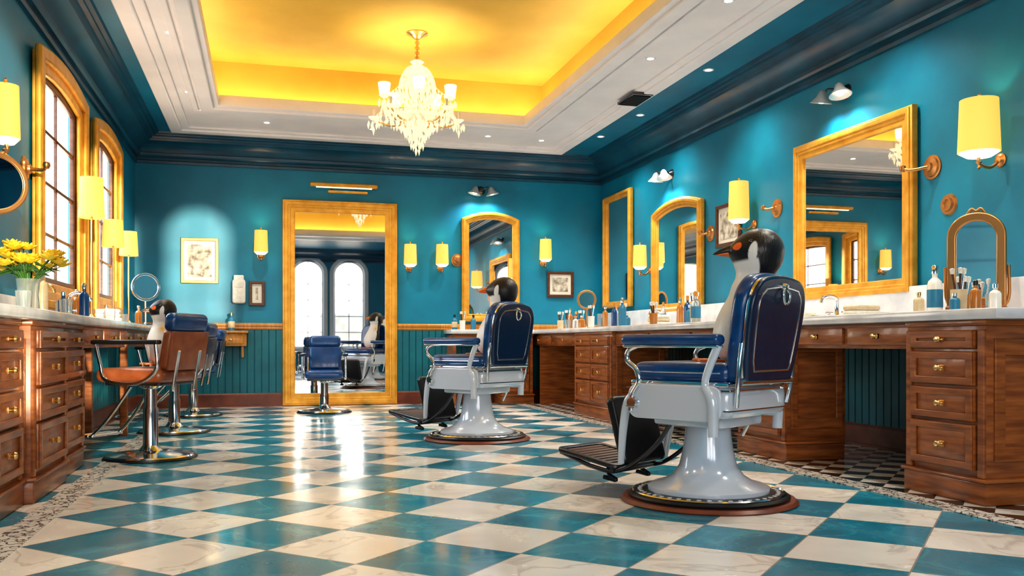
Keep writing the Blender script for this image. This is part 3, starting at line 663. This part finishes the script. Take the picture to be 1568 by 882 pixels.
bottle(4.0,4.72,.31,.045,PORC,CHROME,LABEL); cup(3.78,4.27,.13,.045); cup(3.95,4.42,.11,.04,AMBER); bottle(3.72,4.08,.17,.03,AMBER); cup(3.9,4.15,.10,.04,GLASS,False); bottle(3.68,3.9,.14,.03,PORC,CHROME)
bottle(3.62,4.4,.12,.03,CREAM,BRASS); bottle(3.62,4.12,.10,.028,LABEL,CHROME)
def tray(x,y):
    g=grp('soap_dish',(x,y,ZT)); lathe('dish',[(0,.01),(.06,.012),(.10,.03),(.105,.03),(.07,.0),(0,0)],(0,0,0),PORC,g); box('soap',(.08,.05,.03),(0,0,.03),CREAM,g,.012)
tray(3.8,5.75)
def towels(x,y,rz,n=3):
    g=grp('folded_towels',(x,y,ZT),rz)
    for i in range(n): box('towel_%d'%i,(.20-.01*i,.14,.035),(0,0,.018+.034*i),TOWEL if i%2==0 else CREAM,g,.015,seg=3)
towels(3.68,5.0,.1,2); towels(-1.25,8.0,.05,3); towels(3.7,8.15,0,3)
def comb(x,y,rz):
    g=grp('hair_comb',(x,y,ZT+.006),rz); boxes('teeth',[((.19,.012,.006),(0,.012,0))]+[((.003,.026,.004),(-.09+.008*i,-.006,0)) for i in range(23)],BLACK,g)
comb(3.55,5.35,1.2); comb(3.56,4.65,1.5); comb(-1.2,6.9,1.4)
def faucet(x,y,rz,m=CHROME):
    g=grp('basin_faucet',(x,y,ZT),rz)
    lathe('base',[(0,0),(.035,0),(.03,.015),(.018,.03),(.016,.12),(0,.125)],(0,0,0),m,g)
    tube('spout',[(0,0,.10),(.0,0,.16),(.05,0,.185),(.12,0,.17),(.14,0,.13)],.012,m,g)
    for s in (-1,1):
        lathe('valve_%d'%(s+1),[(0,0),(.024,0),(.02,.02),(.012,.04),(.014,.055),(0,.06)],(0,s*.10,0),m,g); tube('handle_%d'%(s+1),[(-.03,s*.10,.06),(.03,s*.10,.06)],.007,m,g,n=1)
faucet(4.2,6.0,R(180)); faucet(4.2,9.2,R(180)); faucet(-1.36,7.05,0); faucet(-1.38,6.0,0,BRASS)
cs=[PORC,AMBER,GLASS,CREAM,LABEL,BLUE]
k=0
for y in [6.6,6.95,7.2,7.5,7.75,8.0,8.3,8.55,8.8,9.05,9.35,9.6,9.8,10.05,10.3,10.5,10.7,11.1,11.3,7.05,7.8,8.65,8.95,9.5,9.9,10.2,10.6]:
    k+=1; x=3.6+.45*random.random()
    if k>19: x=3.52+.03*(k%3); y+=.07
    elif abs(y-8.1)<.25: x=4.0
    if k%3==0: cup(x,y,.10+.05*random.random(),.04,cs[k%4])
    else: bottle(x,y,.14+.16*random.random(),.028+.014*random.random(),cs[k%6],[BLACK,CHROME,WOODH][k%3],LABEL if k%4==0 else None)
for x in (2.45,2.6,2.8,3.05,3.2): k+=1; (bottle(x,11.5,.16+.12*random.random(),.035,cs[k%5],BLACK) if k%2 else cup(x,11.48,.12,.04,cs[k%4]))
for x,y in ((-1.26,5.78),(-1.20,6.12),(-1.25,6.3),(-1.3,6.5),(-1.36,7.3),(-1.3,8.2),(-1.33,8.4),(-1.3,9.2),(-1.2,6.7),(-1.2,7.75),(-1.2,9.4),(-1.22,5.2)):
    k+=1; (bottle(x,y,.15+.12*random.random(),.032,cs[k%6],CHROME) if k%2 else cup(x,y,.10,.04,[GLASS,CREAM][k%2],False))
bottle(-.42,11.62,.22,.04,LABEL,BRASS,CREAM,z=.952); bottle(2.36,11.55,.2,.035,LABEL,BLACK,CREAM)
def table_lamp(x,y,z0,z1,w):
    g=grp('table_lamp',(x,y,ZT)); h=z1-z0; r=w/2; zb=z0-ZT
    lathe('foot',[(0,0),(.065,0),(.065,.01),(.03,.025),(.012,.05),(0,.05)],(0,0,0),BRASSD,g)
    tube('stem',[(0,0,.03),(0,0,zb+.05)],.008,BRASSD,g,n=1)
    lathe('shade',[(r,zb),(r*.86,zb+h),(r*.84,zb+h),(r*.98,zb)],(0,0,0),SHADE,g)
    lathe('bulb',[(0,zb+.03),(.03,zb+.05),(.035,zb+.09),(.015,zb+.14),(0,zb+.15)],(0,0,0),BULB,g,seg=16)
    light('lamp_bulb','POINT',(0,0,zb+.19),7,(1,.74,.44),g,.02)
table_lamp(-1.3,7.55,1.76,2.07,.19); table_lamp(-1.33,8.75,1.66,1.90,.19); table_lamp(-1.33,9.7,1.67,1.91,.18)
g=grp('flower_vase',(-1.27,5.5,ZT))
lathe('vase',[(0,0),(.055,0),(.06,.02),(.052,.10),(.06,.18),(.055,.18),(.047,.10),(.05,.02),(0,.015)],(0,0,0),GLASS,g)
st=[];bmf=bmesh.new(); bml=bmesh.new()
for i in range(30):
    a=random.random()*6.28; rr=.18*math.sqrt(random.random()); p=Vector((rr*math.cos(a),rr*math.sin(a),.27+.15*random.random()-rr*.35))
    st.append([(0,0,.03),(p.x*.3,p.y*.3,.18),tuple(p)])
    for ring_,(rad,nn,tilt) in enumerate(((.040,6,.5),(.027,5,1.0))):
        for j in range(nn):
            b_=2*math.pi*j/nn+ring_+i; q=bmesh.ops.create_icosphere(bmf,subdivisions=1,radius=1)
            M=Matrix.Translation(p)@Matrix.Rotation(b_,4,'Z')@Matrix.Translation((rad*.7,0,rad*.2+ring_*.012))@Matrix.Rotation(-tilt,4,'Y')@Matrix.Diagonal((rad*.75,rad*.5,rad*.18,1))
            bmesh.ops.transform(bmf,matrix=M,verts=q['verts'])
for i in range(16):
    a=random.random()*6.28; q=bmesh.ops.create_icosphere(bml,subdivisions=2,radius=1)
    M=Matrix.Rotation(a,4,'Z')@Matrix.Translation((.10,0,.21+.04*random.random()))@Matrix.Rotation(-.3+random.random()*.8,4,'Y')@Matrix.Diagonal((.07,.018,.005,1))
    bmesh.ops.transform(bml,matrix=M,verts=q['verts'])
tube('stems',st,.003,LEAF,g,n=4,res=1); mk('petals',frombm(bmf),PETAL,g); mk('leaves',frombm(bml),LEAF,g)

# ---------------------------------------------------------------- daylight
w=bpy.data.worlds.new('World'); scene.world=w; w.use_nodes=True
nt=w.node_tree; bg=nt.nodes['Background']; bg.inputs[1].default_value=6.0
tc=nt.nodes.new('ShaderNodeTexCoord'); sp=nt.nodes.new('ShaderNodeSeparateXYZ'); nt.links.new(tc.outputs['Generated'],sp.inputs[0])
rp_=nt.nodes.new('ShaderNodeValToRGB'); nt.links.new(sp.outputs[2],rp_.inputs[0])
e=rp_.color_ramp.elements; e[0].position=0; e[0].color=(.62,.52,.42,1); e[1].position=.5; e[1].color=(.70,.82,1,1)
q=e.new(.03); q.color=(1,.90,.76,1); q=e.new(.2); q.color=(.98,.93,.90,1)
nt.links.new(rp_.outputs[0],bg.inputs[0])
s=light('sun','SUN',(0,-5,5),4.5,(1,.86,.62)); s.data.angle=R(1.0)
s.rotation_euler=Vector((-2.98,13.3,-.55)).to_track_quat('-Z','Y').to_euler()
for i,(a,b) in enumerate(RW):
    o=light('window_portal','AREA',((a+b)/2,YR-.22,1.85),1,(1,1,1),None,rot=(R(90),0,0)); o.data.shape='RECTANGLE'; o.data.size=b-a+.1; o.data.size_y=2.5; o.data.cycles.is_portal=True
for a,b in LWIN:
    o=light('window_portal','AREA',(XL-.08,(a+b)/2,1.97),1,(1,1,1),None,rot=(0,R(-90),0)); o.data.shape='RECTANGLE'; o.data.size=1.6; o.data.size_y=b-a+.1; o.data.cycles.is_portal=True

# ---------------------------------------------------------------- camera
cd=bpy.data.cameras.new('camera'); co=bpy.data.objects.new('camera',cd); COL.objects.link(co)
co.location=(0,0,.8); co.rotation_euler=(R(90),0,-math.atan2(.262,.965)); cd.sensor_width=36; cd.clip_start=.02
cd.lens=31.75; cd.shift_x=0; cd.shift_y=.0536
scene.camera=co
scene.view_settings.view_transform='Standard'; scene.view_settings.exposure=.36
try: scene.view_settings.look='Medium High Contrast'
except Exception as ex: print('look',ex)
